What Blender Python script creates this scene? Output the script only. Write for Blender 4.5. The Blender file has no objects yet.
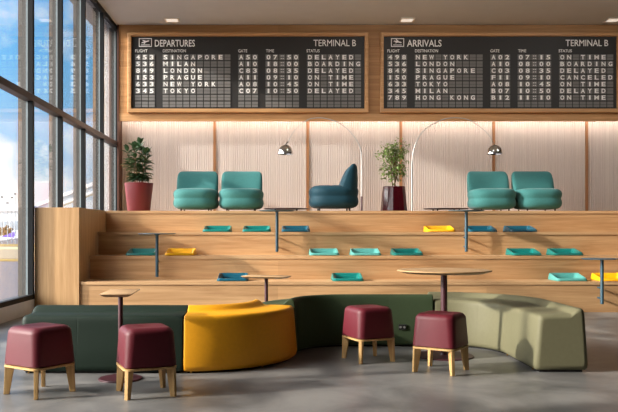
import bpy, bmesh, math, random
from mathutils import Vector, Matrix
random.seed(7)
S = bpy.context.scene
BOARD_FILL = 90.0
COL = S.collection
PI = math.pi
F, CX, CY, EYE = 760.0, 278.0, 232.0, 1.10      # pinhole of the photograph (618 x 412)

def WX(px, Y): return (px - CX) * Y / F
def WZ(py, Y): return EYE - (py - CY) * Y / F
def FY(py): return F * EYE / (py - CY)           # depth of a floor point
def floor_pt(px, py):
    Y = FY(py); return Vector((WX(px, Y), Y))

# ------------------------------------------------------------------ materials
def lin(c):
    c = c / 255.0
    return c / 12.92 if c <= 0.04045 else ((c + 0.055) / 1.055) ** 2.4
def rgb(r, g, b): return (lin(r), lin(g), lin(b), 1.0)

def new_mat(name):
    m = bpy.data.materials.new(name); m.use_nodes = True
    nt = m.node_tree
    return m, nt, nt.nodes['Principled BSDF']

def plain(name, col, rough=0.5, metal=0.0, spec=0.5, noise=0.0, nscale=40.0, bump=0.0, bscale=200.0, sheen=0.0, coat=0.0):
    m, nt, b = new_mat(name)
    c = rgb(*col)
    b.inputs['Roughness'].default_value = rough
    b.inputs['Metallic'].default_value = metal
    b.inputs['Specular IOR Level'].default_value = spec
    if sheen: b.inputs['Sheen Weight'].default_value = sheen
    if coat: b.inputs['Coat Weight'].default_value = coat
    tc = nt.nodes.new('ShaderNodeTexCoord')
    n = nt.nodes.new('ShaderNodeTexNoise'); n.inputs['Scale'].default_value = nscale
    n.inputs['Detail'].default_value = 4
    nt.links.new(tc.outputs['Object'], n.inputs['Vector'])
    r = nt.nodes.new('ShaderNodeValToRGB')
    k = max(noise, 0.02)
    r.color_ramp.elements[0].position = 0.3; r.color_ramp.elements[1].position = 0.7
    r.color_ramp.elements[0].color = tuple(v * (1 - k) for v in c[:3]) + (1,)
    r.color_ramp.elements[1].color = tuple(min(1, v * (1 + k)) for v in c[:3]) + (1,)
    nt.links.new(n.outputs['Fac'], r.inputs['Fac'])
    nt.links.new(r.outputs['Color'], b.inputs['Base Color'])
    if bump:
        n2 = nt.nodes.new('ShaderNodeTexNoise'); n2.inputs['Scale'].default_value = bscale
        nt.links.new(tc.outputs['Object'], n2.inputs['Vector'])
        bp = nt.nodes.new('ShaderNodeBump'); bp.inputs['Strength'].default_value = bump
        bp.inputs['Distance'].default_value = 0.004
        nt.links.new(n2.outputs['Fac'], bp.inputs['Height'])
        nt.links.new(bp.outputs['Normal'], b.inputs['Normal'])
    return m

def wood(name, light, dark, axis='X', scale=1.0, rough=0.42, plank=0.0, contrast=1.0):
    """wood grain running along the given object axis"""
    m, nt, b = new_mat(name)
    L = nt.links.new
    tc = nt.nodes.new('ShaderNodeTexCoord')
    mp = nt.nodes.new('ShaderNodeMapping')
    lo, hi = 0.45 * scale, 9.0 * scale
    sc = {'X': (lo, hi, hi), 'Y': (hi, lo, hi), 'Z': (hi, hi, lo)}[axis]
    mp.inputs['Scale'].default_value = sc
    L(tc.outputs['Object'], mp.inputs['Vector'])
    n1 = nt.nodes.new('ShaderNodeTexNoise'); n1.inputs['Scale'].default_value = 1.3
    n1.inputs['Detail'].default_value = 8; n1.inputs['Roughness'].default_value = 0.62; n1.inputs['Distortion'].default_value = 0.7
    L(mp.outputs['Vector'], n1.inputs['Vector'])
    n2 = nt.nodes.new('ShaderNodeTexNoise'); n2.inputs['Scale'].default_value = 7.0
    n2.inputs['Detail'].default_value = 3
    L(mp.outputs['Vector'], n2.inputs['Vector'])
    mx = nt.nodes.new('ShaderNodeMath'); mx.operation = 'MULTIPLY_ADD'
    mx.inputs[1].default_value = 0.22
    L(n2.outputs['Fac'], mx.inputs[0]); 
    mu = nt.nodes.new('ShaderNodeMath'); mu.operation = 'MULTIPLY'; mu.inputs[1].default_value = 0.78
    L(n1.outputs['Fac'], mu.inputs[0]); L(mu.outputs[0], mx.inputs[2])
    fac = mx.outputs[0]
    r = nt.nodes.new('ShaderNodeValToRGB')
    r.color_ramp.elements[0].position = 0.5 - 0.17 / contrast
    r.color_ramp.elements[1].position = 0.5 + 0.14 / contrast
    r.color_ramp.elements[0].color = rgb(*dark); r.color_ramp.elements[1].color = rgb(*light)
    L(fac, r.inputs['Fac'])
    out = r.outputs['Color']
    if plank:
        # boards of slightly different tone, joined edge to edge
        mp2 = nt.nodes.new('ShaderNodeMapping')
        p2 = {'X': (0.35, 1 / plank, 1 / plank), 'Z': (1 / plank, 1 / plank, 0.2), 'Y': (1 / plank, .35, 1 / plank)}[axis]
        mp2.inputs['Scale'].default_value = p2
        L(tc.outputs['Object'], mp2.inputs['Vector'])
        sn = nt.nodes.new('ShaderNodeVectorMath'); sn.operation = 'FLOOR'
        L(mp2.outputs['Vector'], sn.inputs[0])
        wn = nt.nodes.new('ShaderNodeTexWhiteNoise'); L(sn.outputs[0], wn.inputs['Vector'])
        mr = nt.nodes.new('ShaderNodeMapRange'); mr.inputs['To Min'].default_value = 0.90; mr.inputs['To Max'].default_value = 1.07
        L(wn.outputs['Value'], mr.inputs['Value'])
        vm = nt.nodes.new('ShaderNodeVectorMath'); vm.operation = 'SCALE'
        L(out, vm.inputs[0]); L(mr.outputs['Result'], vm.inputs['Scale'])
        out = vm.outputs[0]
    L(out, b.inputs['Base Color'])
    b.inputs['Roughness'].default_value = rough
    b.inputs['Specular IOR Level'].default_value = 0.3
    return m

def glow(name, col, strength):
    m, nt, b = new_mat(name)
    b.inputs['Base Color'].default_value = rgb(*col)
    b.inputs['Emission Color'].default_value = rgb(*col)
    b.inputs['Emission Strength'].default_value = strength
    return m

def make_glass(name, tint=(0.985, 0.99, 0.99), gain=1.0, f0=0.045):
    m = bpy.data.materials.new(name); m.use_nodes = True
    nt = m.node_tree; nt.nodes.clear(); L = nt.links.new
    out = nt.nodes.new('ShaderNodeOutputMaterial')
    g = nt.nodes.new('ShaderNodeNewGeometry')
    dt = nt.nodes.new('ShaderNodeVectorMath'); dt.operation = 'DOT_PRODUCT'
    L(g.outputs['Normal'], dt.inputs[0]); L(g.outputs['Incoming'], dt.inputs[1])
    ab = nt.nodes.new('ShaderNodeMath'); ab.operation = 'ABSOLUTE'; L(dt.outputs['Value'], ab.inputs[0])
    om = nt.nodes.new('ShaderNodeMath'); om.operation = 'SUBTRACT'; om.inputs[0].default_value = 1.0; L(ab.outputs[0], om.inputs[1])
    pw = nt.nodes.new('ShaderNodeMath'); pw.operation = 'POWER'; pw.inputs[1].default_value = 5.0; L(om.outputs[0], pw.inputs[0])
    ma = nt.nodes.new('ShaderNodeMath'); ma.operation = 'MULTIPLY_ADD'; ma.use_clamp = True
    ma.inputs[1].default_value = gain; ma.inputs[2].default_value = f0; L(pw.outputs[0], ma.inputs[0])
    tr = nt.nodes.new('ShaderNodeBsdfTransparent'); tr.inputs['Color'].default_value = tint + (1,)
    gl = nt.nodes.new('ShaderNodeBsdfGlossy'); gl.inputs['Roughness'].default_value = 0.0
    mix = nt.nodes.new('ShaderNodeMixShader')
    L(ma.outputs[0], mix.inputs[0]); L(tr.outputs[0], mix.inputs[1]); L(gl.outputs[0], mix.inputs[2])
    L(mix.outputs[0], out.inputs['Surface'])
    return m

M = {}
M['riser'] = wood('oak_horizontal', (203, 163, 118), (166, 124, 83), 'X', 1.0, 0.5, plank=0.17)
M['tread'] = wood('oak_tread', (206, 168, 125), (178, 138, 97), 'X', 1.0, 0.5)
M['cheek'] = wood('oak_vertical', (202, 164, 118), (170, 130, 88), 'Z', 1.3, 0.5, contrast=.9)
M['fascia'] = wood('oak_fascia', (186, 142, 94), (152, 110, 68), 'X', 1.0, 0.5, plank=0.45)
M['frame_wood'] = wood('oak_frame', (204, 160, 112), (170, 126, 82), 'X', 1.4, 0.45)
M['strip_wood'] = wood('walnut_strip', (164, 120, 84), (124, 86, 56), 'Z', 1.4, 0.5)
M['corner_wood'] = wood('dark_corner', (96, 62, 48), (66, 42, 34), 'Z', 1.4, 0.5)
M['leg_wood'] = wood('ash_leg', (204, 168, 114), (170, 132, 82), 'Z', 3.0, 0.45)
M['top_wood'] = wood('table_top_wood', (196, 160, 118), (160, 126, 88), 'X', 2.0, 0.4)
M['maroon'] = plain('maroon_leather', (90, 23, 34), 0.5, spec=0.35, noise=0.04, bump=0.05, bscale=350)
M['maroon_metal'] = plain('maroon_metal', (66, 28, 36), 0.45, spec=0.5)
M['maroon_pot'] = plain('maroon_pot', (104, 25, 35), 0.5, noise=0.05)
M['maroon_gloss'] = plain('maroon_glaze', (84, 18, 30), 0.12, noise=0.05, coat=0.3)
M['yellow'] = plain('mustard_upholstery', (236, 164, 24), 0.5, spec=0.4, noise=0.03, bump=0.04, bscale=400)
M['dkgreen'] = plain('dark_green_upholstery', (18, 34, 24), 0.58, spec=0.25, noise=0.04, bump=0.04, bscale=400)
M['green'] = plain('forest_green_upholstery', (58, 72, 49), 0.58, spec=0.25, noise=0.04, bump=0.04, bscale=400)
M['olive'] = plain('olive_upholstery', (112, 109, 84), 0.58, spec=0.25, noise=0.03, bump=0.04, bscale=400)
M['black'] = plain('black_plinth', (22, 22, 22), 0.6)
M['brass'] = plain('brass_foot', (170, 130, 70), 0.35, metal=0.8)
M['teal'] = plain('teal_fabric', (54, 112, 111), 0.75, spec=0.2, noise=0.06, bump=0.25, bscale=260, sheen=0.15)
M['petrol'] = plain('petrol_fabric', (7, 52, 66), 0.7, spec=0.25, noise=0.06, bump=0.25, bscale=260, sheen=0.05)
M['steel_blue'] = plain('blue_grey_metal', (46, 76, 90), 0.4, spec=0.5)
M['t_teal'] = plain('teal_green_plastic', (8, 110, 104), 0.35)
M['t_light'] = plain('light_teal_plastic', (80, 152, 146), 0.4)
M['t_blue'] = plain('petrol_blue_plastic', (8, 78, 98), 0.35)
M['t_yellow'] = plain('yellow_plastic', (240, 178, 16), 0.4)
M['chrome'] = plain('chrome', (222, 222, 222), 0.08, metal=1.0)
M['brushed'] = plain('brushed_steel', (176, 176, 175), 0.45, metal=.8)
M['alu'] = plain('dark_aluminium', (16, 19, 22), 0.6, spec=0.2, noise=0.03)
M['alu_out'] = plain('bronze_fin', (98, 94, 88), 0.5, noise=0.03)
M['transom'] = plain('bronze_transom', (70, 56, 50), 0.42, metal=0.2)
M['gasket'] = plain('pale_gasket', (150, 164, 168), 0.4)
M['glass'] = make_glass('window_glass', gain=1.35, f0=0.05)
M['plaster'] = plain('ceiling_plaster', (198, 203, 207), 0.85, spec=0.15, noise=0.02, nscale=3)
M['white_wall'] = plain('white_plaster', (236, 230, 222), 0.9, spec=0.1)
M['taupe'] = plain('taupe_plaster', (74, 67, 61), 0.9, spec=0.1)
M['kerb'] = plain('pale_kerb', (214, 216, 218), 0.6, noise=0.04, nscale=6)
M['bright_white'] = plain('white_render', (240, 240, 238), 0.8)
M['board'] = plain('board_black', (50, 49, 48), 0.5, spec=0.3)
M['flap'] = plain('flap_grey', (118, 117, 115), 0.55, spec=0.3)
M['letter'] = plain('letter_white', (245, 245, 242), 0.6)
M['letter_dim'] = plain('letter_grey', (225, 225, 222), 0.6)
M['soil'] = plain('potting_soil', (52, 40, 32), 0.95, noise=0.3)
M['stem'] = plain('stem_bark', (112, 92, 66), 0.8, noise=0.2)
M['leaf_dark'] = plain('broad_leaf', (58, 92, 58), 0.35, noise=0.3, nscale=9)
M['leaf_small'] = plain('ficus_leaf', (112, 138, 70), 0.45, noise=0.4, nscale=12)
M['led'] = glow('warm_led', (255, 247, 236), 46.0)
M['lamp_on'] = glow('downlight_glow', (255, 246, 232), 0.9)
M['lamp_frame'] = plain('downlight_trim', (225, 222, 214), 0.5)

# ribbed panel
def rib_mat():
    m, nt, b = new_mat('ribbed_panel_paint'); L = nt.links.new
    tc = nt.nodes.new('ShaderNodeTexCoord'); mp = nt.nodes.new('ShaderNodeMapping')
    mp.inputs['Scale'].default_value = (24, 1, 0.03)
    L(tc.outputs['Object'], mp.inputs['Vector'])
    n = nt.nodes.new('ShaderNodeTexNoise'); n.inputs['Scale'].default_value = 2.0; n.inputs['Detail'].default_value = 3
    L(mp.outputs['Vector'], n.inputs['Vector'])
    r = nt.nodes.new('ShaderNodeValToRGB')
    r.color_ramp.elements[0].position = 0.3; r.color_ramp.elements[1].position = 0.7
    r.color_ramp.elements[0].color = rgb(182, 170, 164); r.color_ramp.elements[1].color = rgb(200, 190, 184)
    L(n.outputs['Fac'], r.inputs['Fac']); L(r.outputs['Color'], b.inputs['Base Color'])
    b.inputs['Roughness'].default_value = 0.7
    return m
M['rib'] = rib_mat()

def floor_mat():
    m, nt, b = new_mat('polished_concrete'); L = nt.links.new
    tc = nt.nodes.new('ShaderNodeTexCoord')
    n = nt.nodes.new('ShaderNodeTexNoise'); n.inputs['Scale'].default_value = 1.6; n.inputs['Detail'].default_value = 10
    n.inputs['Roughness'].default_value = 0.62; n.inputs['Distortion'].default_value = 0.5
    L(tc.outputs['Object'], n.inputs['Vector'])
    r = nt.nodes.new('ShaderNodeValToRGB')
    r.color_ramp.elements[0].position = 0.36; r.color_ramp.elements[1].position = 0.64
    r.color_ramp.elements[0].color = rgb(88, 88, 88); r.color_ramp.elements[1].color = rgb(136, 134, 131)
    L(n.outputs['Fac'], r.inputs['Fac']); L(r.outputs['Color'], b.inputs['Base Color'])
    r2 = nt.nodes.new('ShaderNodeMapRange'); r2.inputs['To Min'].default_value = 0.26; r2.inputs['To Max'].default_value = 0.46
    L(n.outputs['Fac'], r2.inputs['Value']); L(r2.outputs['Result'], b.inputs['Roughness'])
    b.inputs['Specular IOR Level'].default_value = 0.4
    return m
M['floor'] = floor_mat()

# ------------------------------------------------------------------ mesh builder
class MB:
    def __init__(s): s.v = []; s.f = []; s.mi = []; s.cur = 0
    def add(s, vs, fs):
        o = len(s.v); s.v += [tuple(v) for v in vs]
        for f in fs: s.f.append(tuple(i + o for i in f)); s.mi.append(s.cur)
        return s
    def box(s, x0, x1, y0, y1, z0, z1):
        vs = [(x, y, z) for z in (z0, z1) for y in (y0, y1) for x in (x0, x1)]
        return s.add(vs, [(0, 2, 3, 1), (4, 5, 7, 6), (0, 1, 5, 4), (2, 6, 7, 3), (0, 4, 6, 2), (1, 3, 7, 5)])
    def loft(s, rings, cap0=True, cap1=True, closed=True):
        n = len(rings[0]); vs = [p for r in rings for p in r]; fs = []
        for i in range(len(rings) - 1):
            for j in range(n if closed else n - 1):
                k = (j + 1) % n
                fs.append((i * n + j, i * n + k, (i + 1) * n + k, (i + 1) * n + j))
        if cap0: fs.append(tuple(reversed(range(n))))
        if cap1: fs.append(tuple((len(rings) - 1) * n + j for j in range(n)))
        return s.add(vs, fs)
    def lathe(s, prof, c=(0, 0, 0), seg=32, cap0=True, cap1=True, phase=0.0):
        rings = [[(c[0] + r * math.cos(phase + 2 * PI * j / seg), c[1] + r * math.sin(phase + 2 * PI * j / seg), c[2] + z) for j in range(seg)] for r, z in prof]
        return s.loft(rings, cap0, cap1)
    def tube(s, pts, rad, seg=10):
        pts = [Vector(p) for p in pts]; rings = []
        if not isinstance(rad, (list, tuple)): rad = [rad] * len(pts)
        up = None
        for i, p in enumerate(pts):
            t = (pts[min(i + 1, len(pts) - 1)] - pts[max(i - 1, 0)]).normalized()
            if up is None: up = Vector((0, 1, 0)) if abs(t.y) < 0.9 else Vector((1, 0, 0))
            a = t.cross(up).normalized(); bb = t.cross(a).normalized()
            rings.append([p + (a * math.cos(2 * PI * j / seg) + bb * math.sin(2 * PI * j / seg)) * rad[i] for j in range(seg)])
        return s.loft(rings)
    def build(s, name, mat, parent=None, smooth=40.0, loc=None, bevel=0.0, kind=None, label=None):
        me = bpy.data.meshes.new(name)
        me.from_pydata(s.v, [], s.f)
        mats = mat if isinstance(mat, (list, tuple)) else [mat]
        for m in mats: me.materials.append(m)
        for p, i in zip(me.polygons, s.mi): p.material_index = i
        bm = bmesh.new(); bm.from_mesh(me)
        bmesh.ops.recalc_face_normals(bm, faces=bm.faces)
        if bevel:
            es = [e for e in bm.edges if len(e.link_faces) == 2 and e.calc_face_angle(0) > 0.6]
            bmesh.ops.bevel(bm, geom=es, offset=bevel, segments=2, affect='EDGES', profile=0.6)
        if smooth is not None:
            lim = math.radians(smooth)
            for f in bm.faces: f.smooth = True
            for e in bm.edges:
                if len(e.link_faces) == 2 and e.calc_face_angle(0) > lim: e.smooth = False
        bm.to_mesh(me); bm.free()
        o = bpy.data.objects.new(name, me); COL.objects.link(o)
        if parent: o.parent = parent
        if loc: o.location = loc
        if kind: o['kind'] = kind
        if label: o['label'] = label
        return o

def rrect(hx, hy, r, z, n=5, cx=0, cy=0):
    pts = []
    for (sx, sy, a0) in ((1, 1, 0), (-1, 1, 90), (-1, -1, 180), (1, -1, 270)):
        for k in range(n + 1):
            a = math.radians(a0 + 90 * k / n)
            pts.append((cx + sx * (hx - r) + r * math.cos(a), cy + sy * (hy - r) + r * math.sin(a), z))
    return pts

def selip(hx, hy, n, z, seg=40, cx=0, cy=0, bend=0.0):
    pts = []
    for j in range(seg):
        a = 2 * PI * j / seg
        c, s_ = math.cos(a), math.sin(a)
        x = hx * math.copysign(abs(c) ** (2 / n), c); y = hy * math.copysign(abs(s_) ** (2 / n), s_)
        pts.append((cx + x, cy + y - bend * x * x, z))
    return pts

def tag(o, label, cat, group=None):
    o['label'] = label; o['category'] = cat
    if group: o['group'] = group
    return o
def thing(name, label, cat, loc=(0, 0, 0), rz=0.0, group=None):
    o = bpy.data.objects.new(name, None); COL.objects.link(o)
    o.empty_display_size = 0.1
    o.location = loc; o.rotation_euler = (0, 0, rz)
    return tag(o, label, cat, group)
def dup(root, loc, rz, label, group=None, mats=None):
    r = root.copy(); COL.objects.link(r); r.location = loc; r.rotation_euler = (0, 0, rz); r['label'] = label
    if group: r['group'] = group
    def rec(src, dst):
        for ch in list(src.children):
            c = ch.copy(); COL.objects.link(c); c.parent = dst
            rec(ch, c)
    rec(root, r)
    return r
def struct(o): o['kind'] = 'structure'; return o

# ------------------------------------------------------------------ room shell
XW, YB, ZC = -3.326, 15.95, 5.365       # window line, back wall panel plane, ceiling
XR, YF = 9.0, -5.0
ys_end = 15.90 - 1.39 * 9
MB_ = MB
struct(MB().box(-3.42, XR, YF, 10.6, -0.2, 0.0).build('floor', M['floor'], smooth=None))
struct(MB().box(-3.84, XR + .2, YF - .2, 16.6, ZC, ZC + 0.18).build('ceiling', M['plaster'], smooth=None))
struct(MB().box(-3.36, XR + .2, 16.02, 16.25, -0.2, ZC).build('wall_back', M['white_wall'], smooth=None))
struct(MB().box(XR, XR + .2, YF, 16.02, -0.2, ZC).build('wall_right', M['taupe'], smooth=None))
struct(MB().box(-3.55, XR + .2, YF - .2, YF, -0.2, ZC).build('wall_front', M['taupe'], smooth=None))
struct(MB().box(-3.56, XW, YF, 16.0, -5.0, 0.187).build('wall_left', M['kerb'], smooth=None))
struct(MB().box(-3.56, XW, YF, ys_end, 0.187, ZC).build('wall_light_block', M['taupe'], smooth=None))  # unseen wall added instead of more windows, blocks sky light from the front
struct(MB().box(-3.70, -3.37, 16.0, 16.3, -5.0, ZC).build('wall_outside', M['bright_white'], smooth=None))

# window wall: one bay = posts, rails, two panes
PITCH = 1.39
ys = [15.90 - PITCH * k for k in range(16)]
for k in range(9):
    y1, y0 = ys[k], ys[k + 1]
    w = MB()
    hw = 0.036
    w.cur = 0
    w.box(-3.395, XW, y1 - hw, y1 + hw, 0.187, ZC)                    # inner half of the post
    w.box(-3.395, XW, y0 + hw, y1 - hw, 0.187, 0.25)                  # bottom rail
    w.box(-3.395, XW, y0 + hw, y1 - hw, 5.28, ZC)                     # head rail
    w.cur = 1
    w.box(-3.525, -3.415, y1 - hw, y1 + hw, 0.187, ZC)                 # fin outside
    w.box(-3.525, -3.415, y0 + hw, y1 - hw, 0.187, 0.23)
    w.cur = 2
    w.box(-3.415, -3.395, y1 - hw, y1 + hw, 0.187, ZC)                # pale gasket line
    w.cur = 3
    w.box(XW - .12, XW + .006, y0, y1, 2.878, 2.968)                   # transom
    o = struct(w.build('window_%d' % (k + 1), [M['alu'], M['alu_out'], M['gasket'], M['transom']], smooth=None))
    MB().box(-3.411, -3.399, y0 + hw, y1 - hw, 0.24, 2.885).build('glass_pane', M['glass'], o, smooth=None)
    MB().box(-3.411, -3.399, y0 + hw, y1 - hw, 2.96, 5.30).build('glass_pane', M['glass'], o, smooth=None)
struct(MB().box(XW + .022, -3.275, 15.62, 16.0, 1.435, ZC).build('trim_1', M['corner_wood'], smooth=None))

# upper wooden fascia with light cove, ribbed panels below
FA = 15.65
struct(MB().box(-3.275, XR, FA, FA + .07, 3.386, ZC).build('trim_2', M['fascia'], smooth=None))
struct(MB().box(-3.275, XR, FA - .012, FA, 3.386, WZ(113.6, FA)).build('trim_3', M['frame_wood'], smooth=None))
seams = [WX(px, YB) for px in (121.5, 214.6, 307.7, 400.8, 493.7, 586.6, 679.5)]
pw = seams[2] - seams[1]
def ribbed(x0, x1, n):
    m = MB(); prof = []
    dx = (x1 - x0) / n
    for i in range(n):
        x = x0 + i * dx
        prof += [(x, YB + .012), (x + dx * .22, YB), (x + dx * .78, YB), (x + dx, YB + .012)]
    lo = [(a, b, 1.435) for a, b in prof] + [(x1, 16.02, 1.435), (x0, 16.02, 1.435)]
    hi = [(a, b, 3.75) for a, b in prof] + [(x1, 16.02, 3.75), (x0, 16.02, 3.75)]
    m.loft([lo, hi]); return m
edges = [-3.275] + seams[1:] + [XR]
tn = 4
for a, b_ in zip(edges[:-1], edges[1:]):
    x0 = a + (0.025 if a != -3.275 else 0); x1 = b_ - (0.025 if b_ != XR else 0)
    struct(ribbed(x0, x1, max(4, int((x1 - x0) / 0.046))).build('trim_%d' % tn, M['rib'], smooth=None)); tn += 1
for s_ in seams[1:]:
    struct(MB().box(s_ - .025, s_ + .025, YB - .02, YB + .06, 1.435, 3.75).build('trim_%d' % tn, M['strip_wood'], smooth=None)); tn += 1
struct(MB().box(-3.27, XR, FA + .07, 16.02, 3.76, 3.80).build('trim_%d' % tn, M['white_wall'], smooth=None)); tn += 1
tag(MB().box(-3.25, XR - .05, FA + .0705, FA + .10, 3.49, 3.52).build('light_strip', M['led'], smooth=None),
    'warm light strip hidden behind the lower edge of the wooden fascia, washing the ribbed wall', 'light strip')

# ------------------------------------------------------------------ stepped seating
T0, TD = 10.40, 0.53
ZT = [0.42, 0.757, 1.10, 1.435]
XC = -2.716
tier = thing('tiered_seating', 'oak stepped seating with four levels along the back of the hall', 'bleacher', (0, 0, 0))
for i, z in enumerate(ZT):
    y = T0 + TD * i
    zb = 0.0 if i == 0 else ZT[i - 1]
    MB().box(XC + .006 if i < 3 else -3.27, XR - .02, y + .014, y + .05, zb, z - .042).build('riser', M['riser'], tier, smooth=None)
    yb = y + TD + .014 if i < 3 else 15.94
    MB().box(XC if i < 3 else -3.27, XR - .02, y, yb, z - .042, z).build('tread' if i < 3 else 'platform_deck', M['tread'], tier, smooth=None)
MB().box(XW + .001, XC, T0 - .022, T0 + 3 * TD + .0, 0.0, ZT[3]).build('side_panel', M['cheek'], tier, smooth=None, bevel=0.003)

# ------------------------------------------------------------------ lettering
_gl = {}
def glyphs(text, bold=0.0, spacing=1.0):
    key = (text, bold, spacing)
    if key in _gl: return _gl[key]
    cu = bpy.data.curves.new('glyph', 'FONT'); cu.body = text; cu.size = 1.0; cu.resolution_u = 3
    cu.extrude = 0.5; cu.offset = bold; cu.space_character = spacing
    ob = bpy.data.objects.new('glyph', cu); COL.objects.link(ob)
    dg = bpy.context.evaluated_depsgraph_get(); dg.update()
    me = bpy.data.meshes.new_from_object(ob.evaluated_get(dg))
    vs = [v.co.copy() for v in me.vertices]; fs = [tuple(p.vertices) for p in me.polygons]
    bpy.data.objects.remove(ob); bpy.data.curves.remove(cu); bpy.data.meshes.remove(me)
    _gl[key] = (vs, fs); return vs, fs
def write(mb, text, x0, z0, h, Y, width=None, align='L', bold=0.0, thick=0.004, spacing=1.0, maxw=None):
    """raised lettering facing -Y; h = cap height, z0 = baseline"""
    vs, fs = glyphs(text, bold, spacing)
    ref, _ = glyphs('H', 0.0, 1.0)
    cap = max(v.y for v in ref) - min(v.y for v in ref)
    k = h / cap
    xa, xb = min(v.x for v in vs), max(v.x for v in vs)
    kx = width / (xb - xa) if width else k
    if maxw and kx * (xb - xa) > maxw: kx = maxw / (xb - xa)
    off = {'L': 0, 'C': -(xb - xa) * kx / 2, 'R': -(xb - xa) * kx}[align]
    mb.add([(x0 + off + (v.x - xa) * kx, Y - thick * (v.z + 0.5), z0 + v.y * k) for v in vs], fs)

YP = 15.60                                  # board face
SP = YP / F
def BX(px): return WX(px, YP)
def BZ(py): return WZ(py, YP)
def board(name, label, cat, dx, title, tw, rows, icon_up):
    x0, x1, z0, z1 = BX(131.4 + dx), BX(364.5 + dx), BZ(108.6), BZ(36.4)
    t = thing(name, label, cat, ((x0 + x1) / 2, FA, z0))
    inv = Matrix.Translation((-(x0 + x1) / 2, -FA, -z0))
    def P(mb, nm, mat, parent=t, **k):
        mb.v = [tuple(inv @ Vector(v)) for v in mb.v] 
        return mb.build(nm, mat, parent, smooth=None, **k)
    f = MB(); a = 0.075
    ox0, ox1, oz0, oz1 = BX(128 + dx), BX(368.4 + dx), BZ(112.8), BZ(32.8)
    yf = FA - .10
    # mitred frame, front edge sloping towards the panel
    def ring(xa, xb, za, zb, y): return [(xa, y, za), (xb, y, za), (xb, y, zb), (xa, y, zb)]
    f.loft([ring(ox0, ox1, oz0, oz1, FA), ring(ox0, ox1, oz0, oz1, yf + .012), ring(ox0 + .012, ox1 - .012, oz0 + .012, oz1 - .012, yf),
            ring(x0 - .006, x1 + .006, z0 - .006, z1 + .006, yf + .004), ring(x0, x1, z0, z1, YP + .012)], cap0=False, cap1=False)
    P(f, 'frame', M['frame_wood'])
    P(MB().box(x0 - .02, x1 + .02, YP + .012, FA, z0 - .02, z1 + .02), 'panel', M['board'])
    # icon
    ic = MB(); ix0, ix1, iz0, iz1 = BX(138.8 + dx), BX(151.8 + dx), BZ(46.7), BZ(38.2); q = .014
    ic.box(ix0, ix1, YP, YP + .012, iz0, iz0 + q).box(ix0, ix1, YP, YP + .012, iz1 - q, iz1)
    ic.box(ix0, ix0 + q, YP, YP + .012, iz0 + q, iz1 - q).box(ix1 - q, ix1, YP, YP + .012, iz0 + q, iz1 - q)
    ic.box(ix0 + .045, ix1 - .045, YP, YP + .012, iz0 + .032, iz0 + .043)
    cxm, czm = (ix0 + ix1) / 2, (iz0 + iz1) / 2 + .012
    sg = 1 if icon_up else -1
    an = math.radians(14 * sg)
    pl = [(-.085, -.004), (-.062, .012), (-.02, .014), (-.055, .05), (-.036, .05), (.022, .017), (.07, .016), (.088, .006), (.07, -.006), (.01, -.008), (-.03, -.036), (-.046, -.036), (-.024, -.008), (-.07, -.008)]
    ring0 = [(cxm + (u * math.cos(an) - v * math.sin(an)), YP, czm + (u * math.sin(an) + v * math.cos(an))) for u, v in pl]
    ic.loft([ring0, [(p[0], YP + .012, p[2]) for p in ring0]])
    P(ic, 'plane_symbol', M['letter'])
    h = MB()
    write(h, title, BX(154.8 + dx), BZ(46.4), 6.5 * SP, YP + .012, width=tw * SP, thick=.01, bold=.008)
    P(h, 'heading', M['letter'])
    h = MB()
    write(h, 'TERMINAL B', BX(313.5 + dx), BZ(46.0), 6.3 * SP, YP + .012, width=42.5 * SP, thick=.01)
    P(h, 'terminal_lettering', M['letter'])
    cols = [('FLIGHT', 135.2, 138.0, 3, 12.2), ('DESTINATION', 162.8, 165.6, 10, 23), ('GATE', 238.2, 241.2, 3, 9), ('TIME', 266, 268.5, 5, 8), ('STATUS', 306.6, 310, 8, 13)]
    pit, rp, r0 = 6.87, 6.73, 57.2
    for ci, (hd, hx, cx, n, hwid) in enumerate(cols):
        b = MB()
        for r in range(8):
            for c in range(n):
                mx, mz = BX(cx + dx + pit * c), BZ(r0 + rp * r)
                w2, h2 = 2.95 * SP, 2.75 * SP
                b.box(mx - w2, mx + w2, YP + .002, YP + .012, mz + .004, mz + h2)
                b.box(mx - w2, mx + w2, YP + .002, YP + .012, mz - h2, mz - .004)
        blk = P(b, 'flap_block', M['flap'])
        g = MB(); g2 = MB(); 
        write(g, hd, BX(hx + dx), BZ(52.2), 2.9 * SP, YP + .012, width=hwid * SP, thick=.01)
        for r, row in enumerate(rows):
            for c, ch in enumerate(row[ci]):
                if ch == ' ': continue
                mx, mz = BX(cx + dx + pit * c), BZ(r0 + rp * r)
                if ch == ':':
                    for dz in (-.026, .026):
                        g2.box(mx - .03, mx - .008, YP - .004, YP + .002, mz + dz - .008, mz + dz + .008)
                        g2.box(mx + .008, mx + .03, YP - .004, YP + .002, mz + dz - .008, mz + dz + .008)
                    continue
                write(g, ch, mx, mz - 2.05 * SP, 4.1 * SP, YP + .002, align='C', bold=.018 if ch in 'MWN1' else .026, thick=.006, maxw=4.6 * SP,
                      width=1.5 * SP if ch in 'I' else 1.9 * SP if ch == '1' else 3.9 * SP if ch not in 'MW' else 4.6 * SP)
        P(g, 'lettering', M['letter'], blk)
        if g2.v: P(g2, 'colon_marks', M['letter_dim'], blk)
    return t

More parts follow.
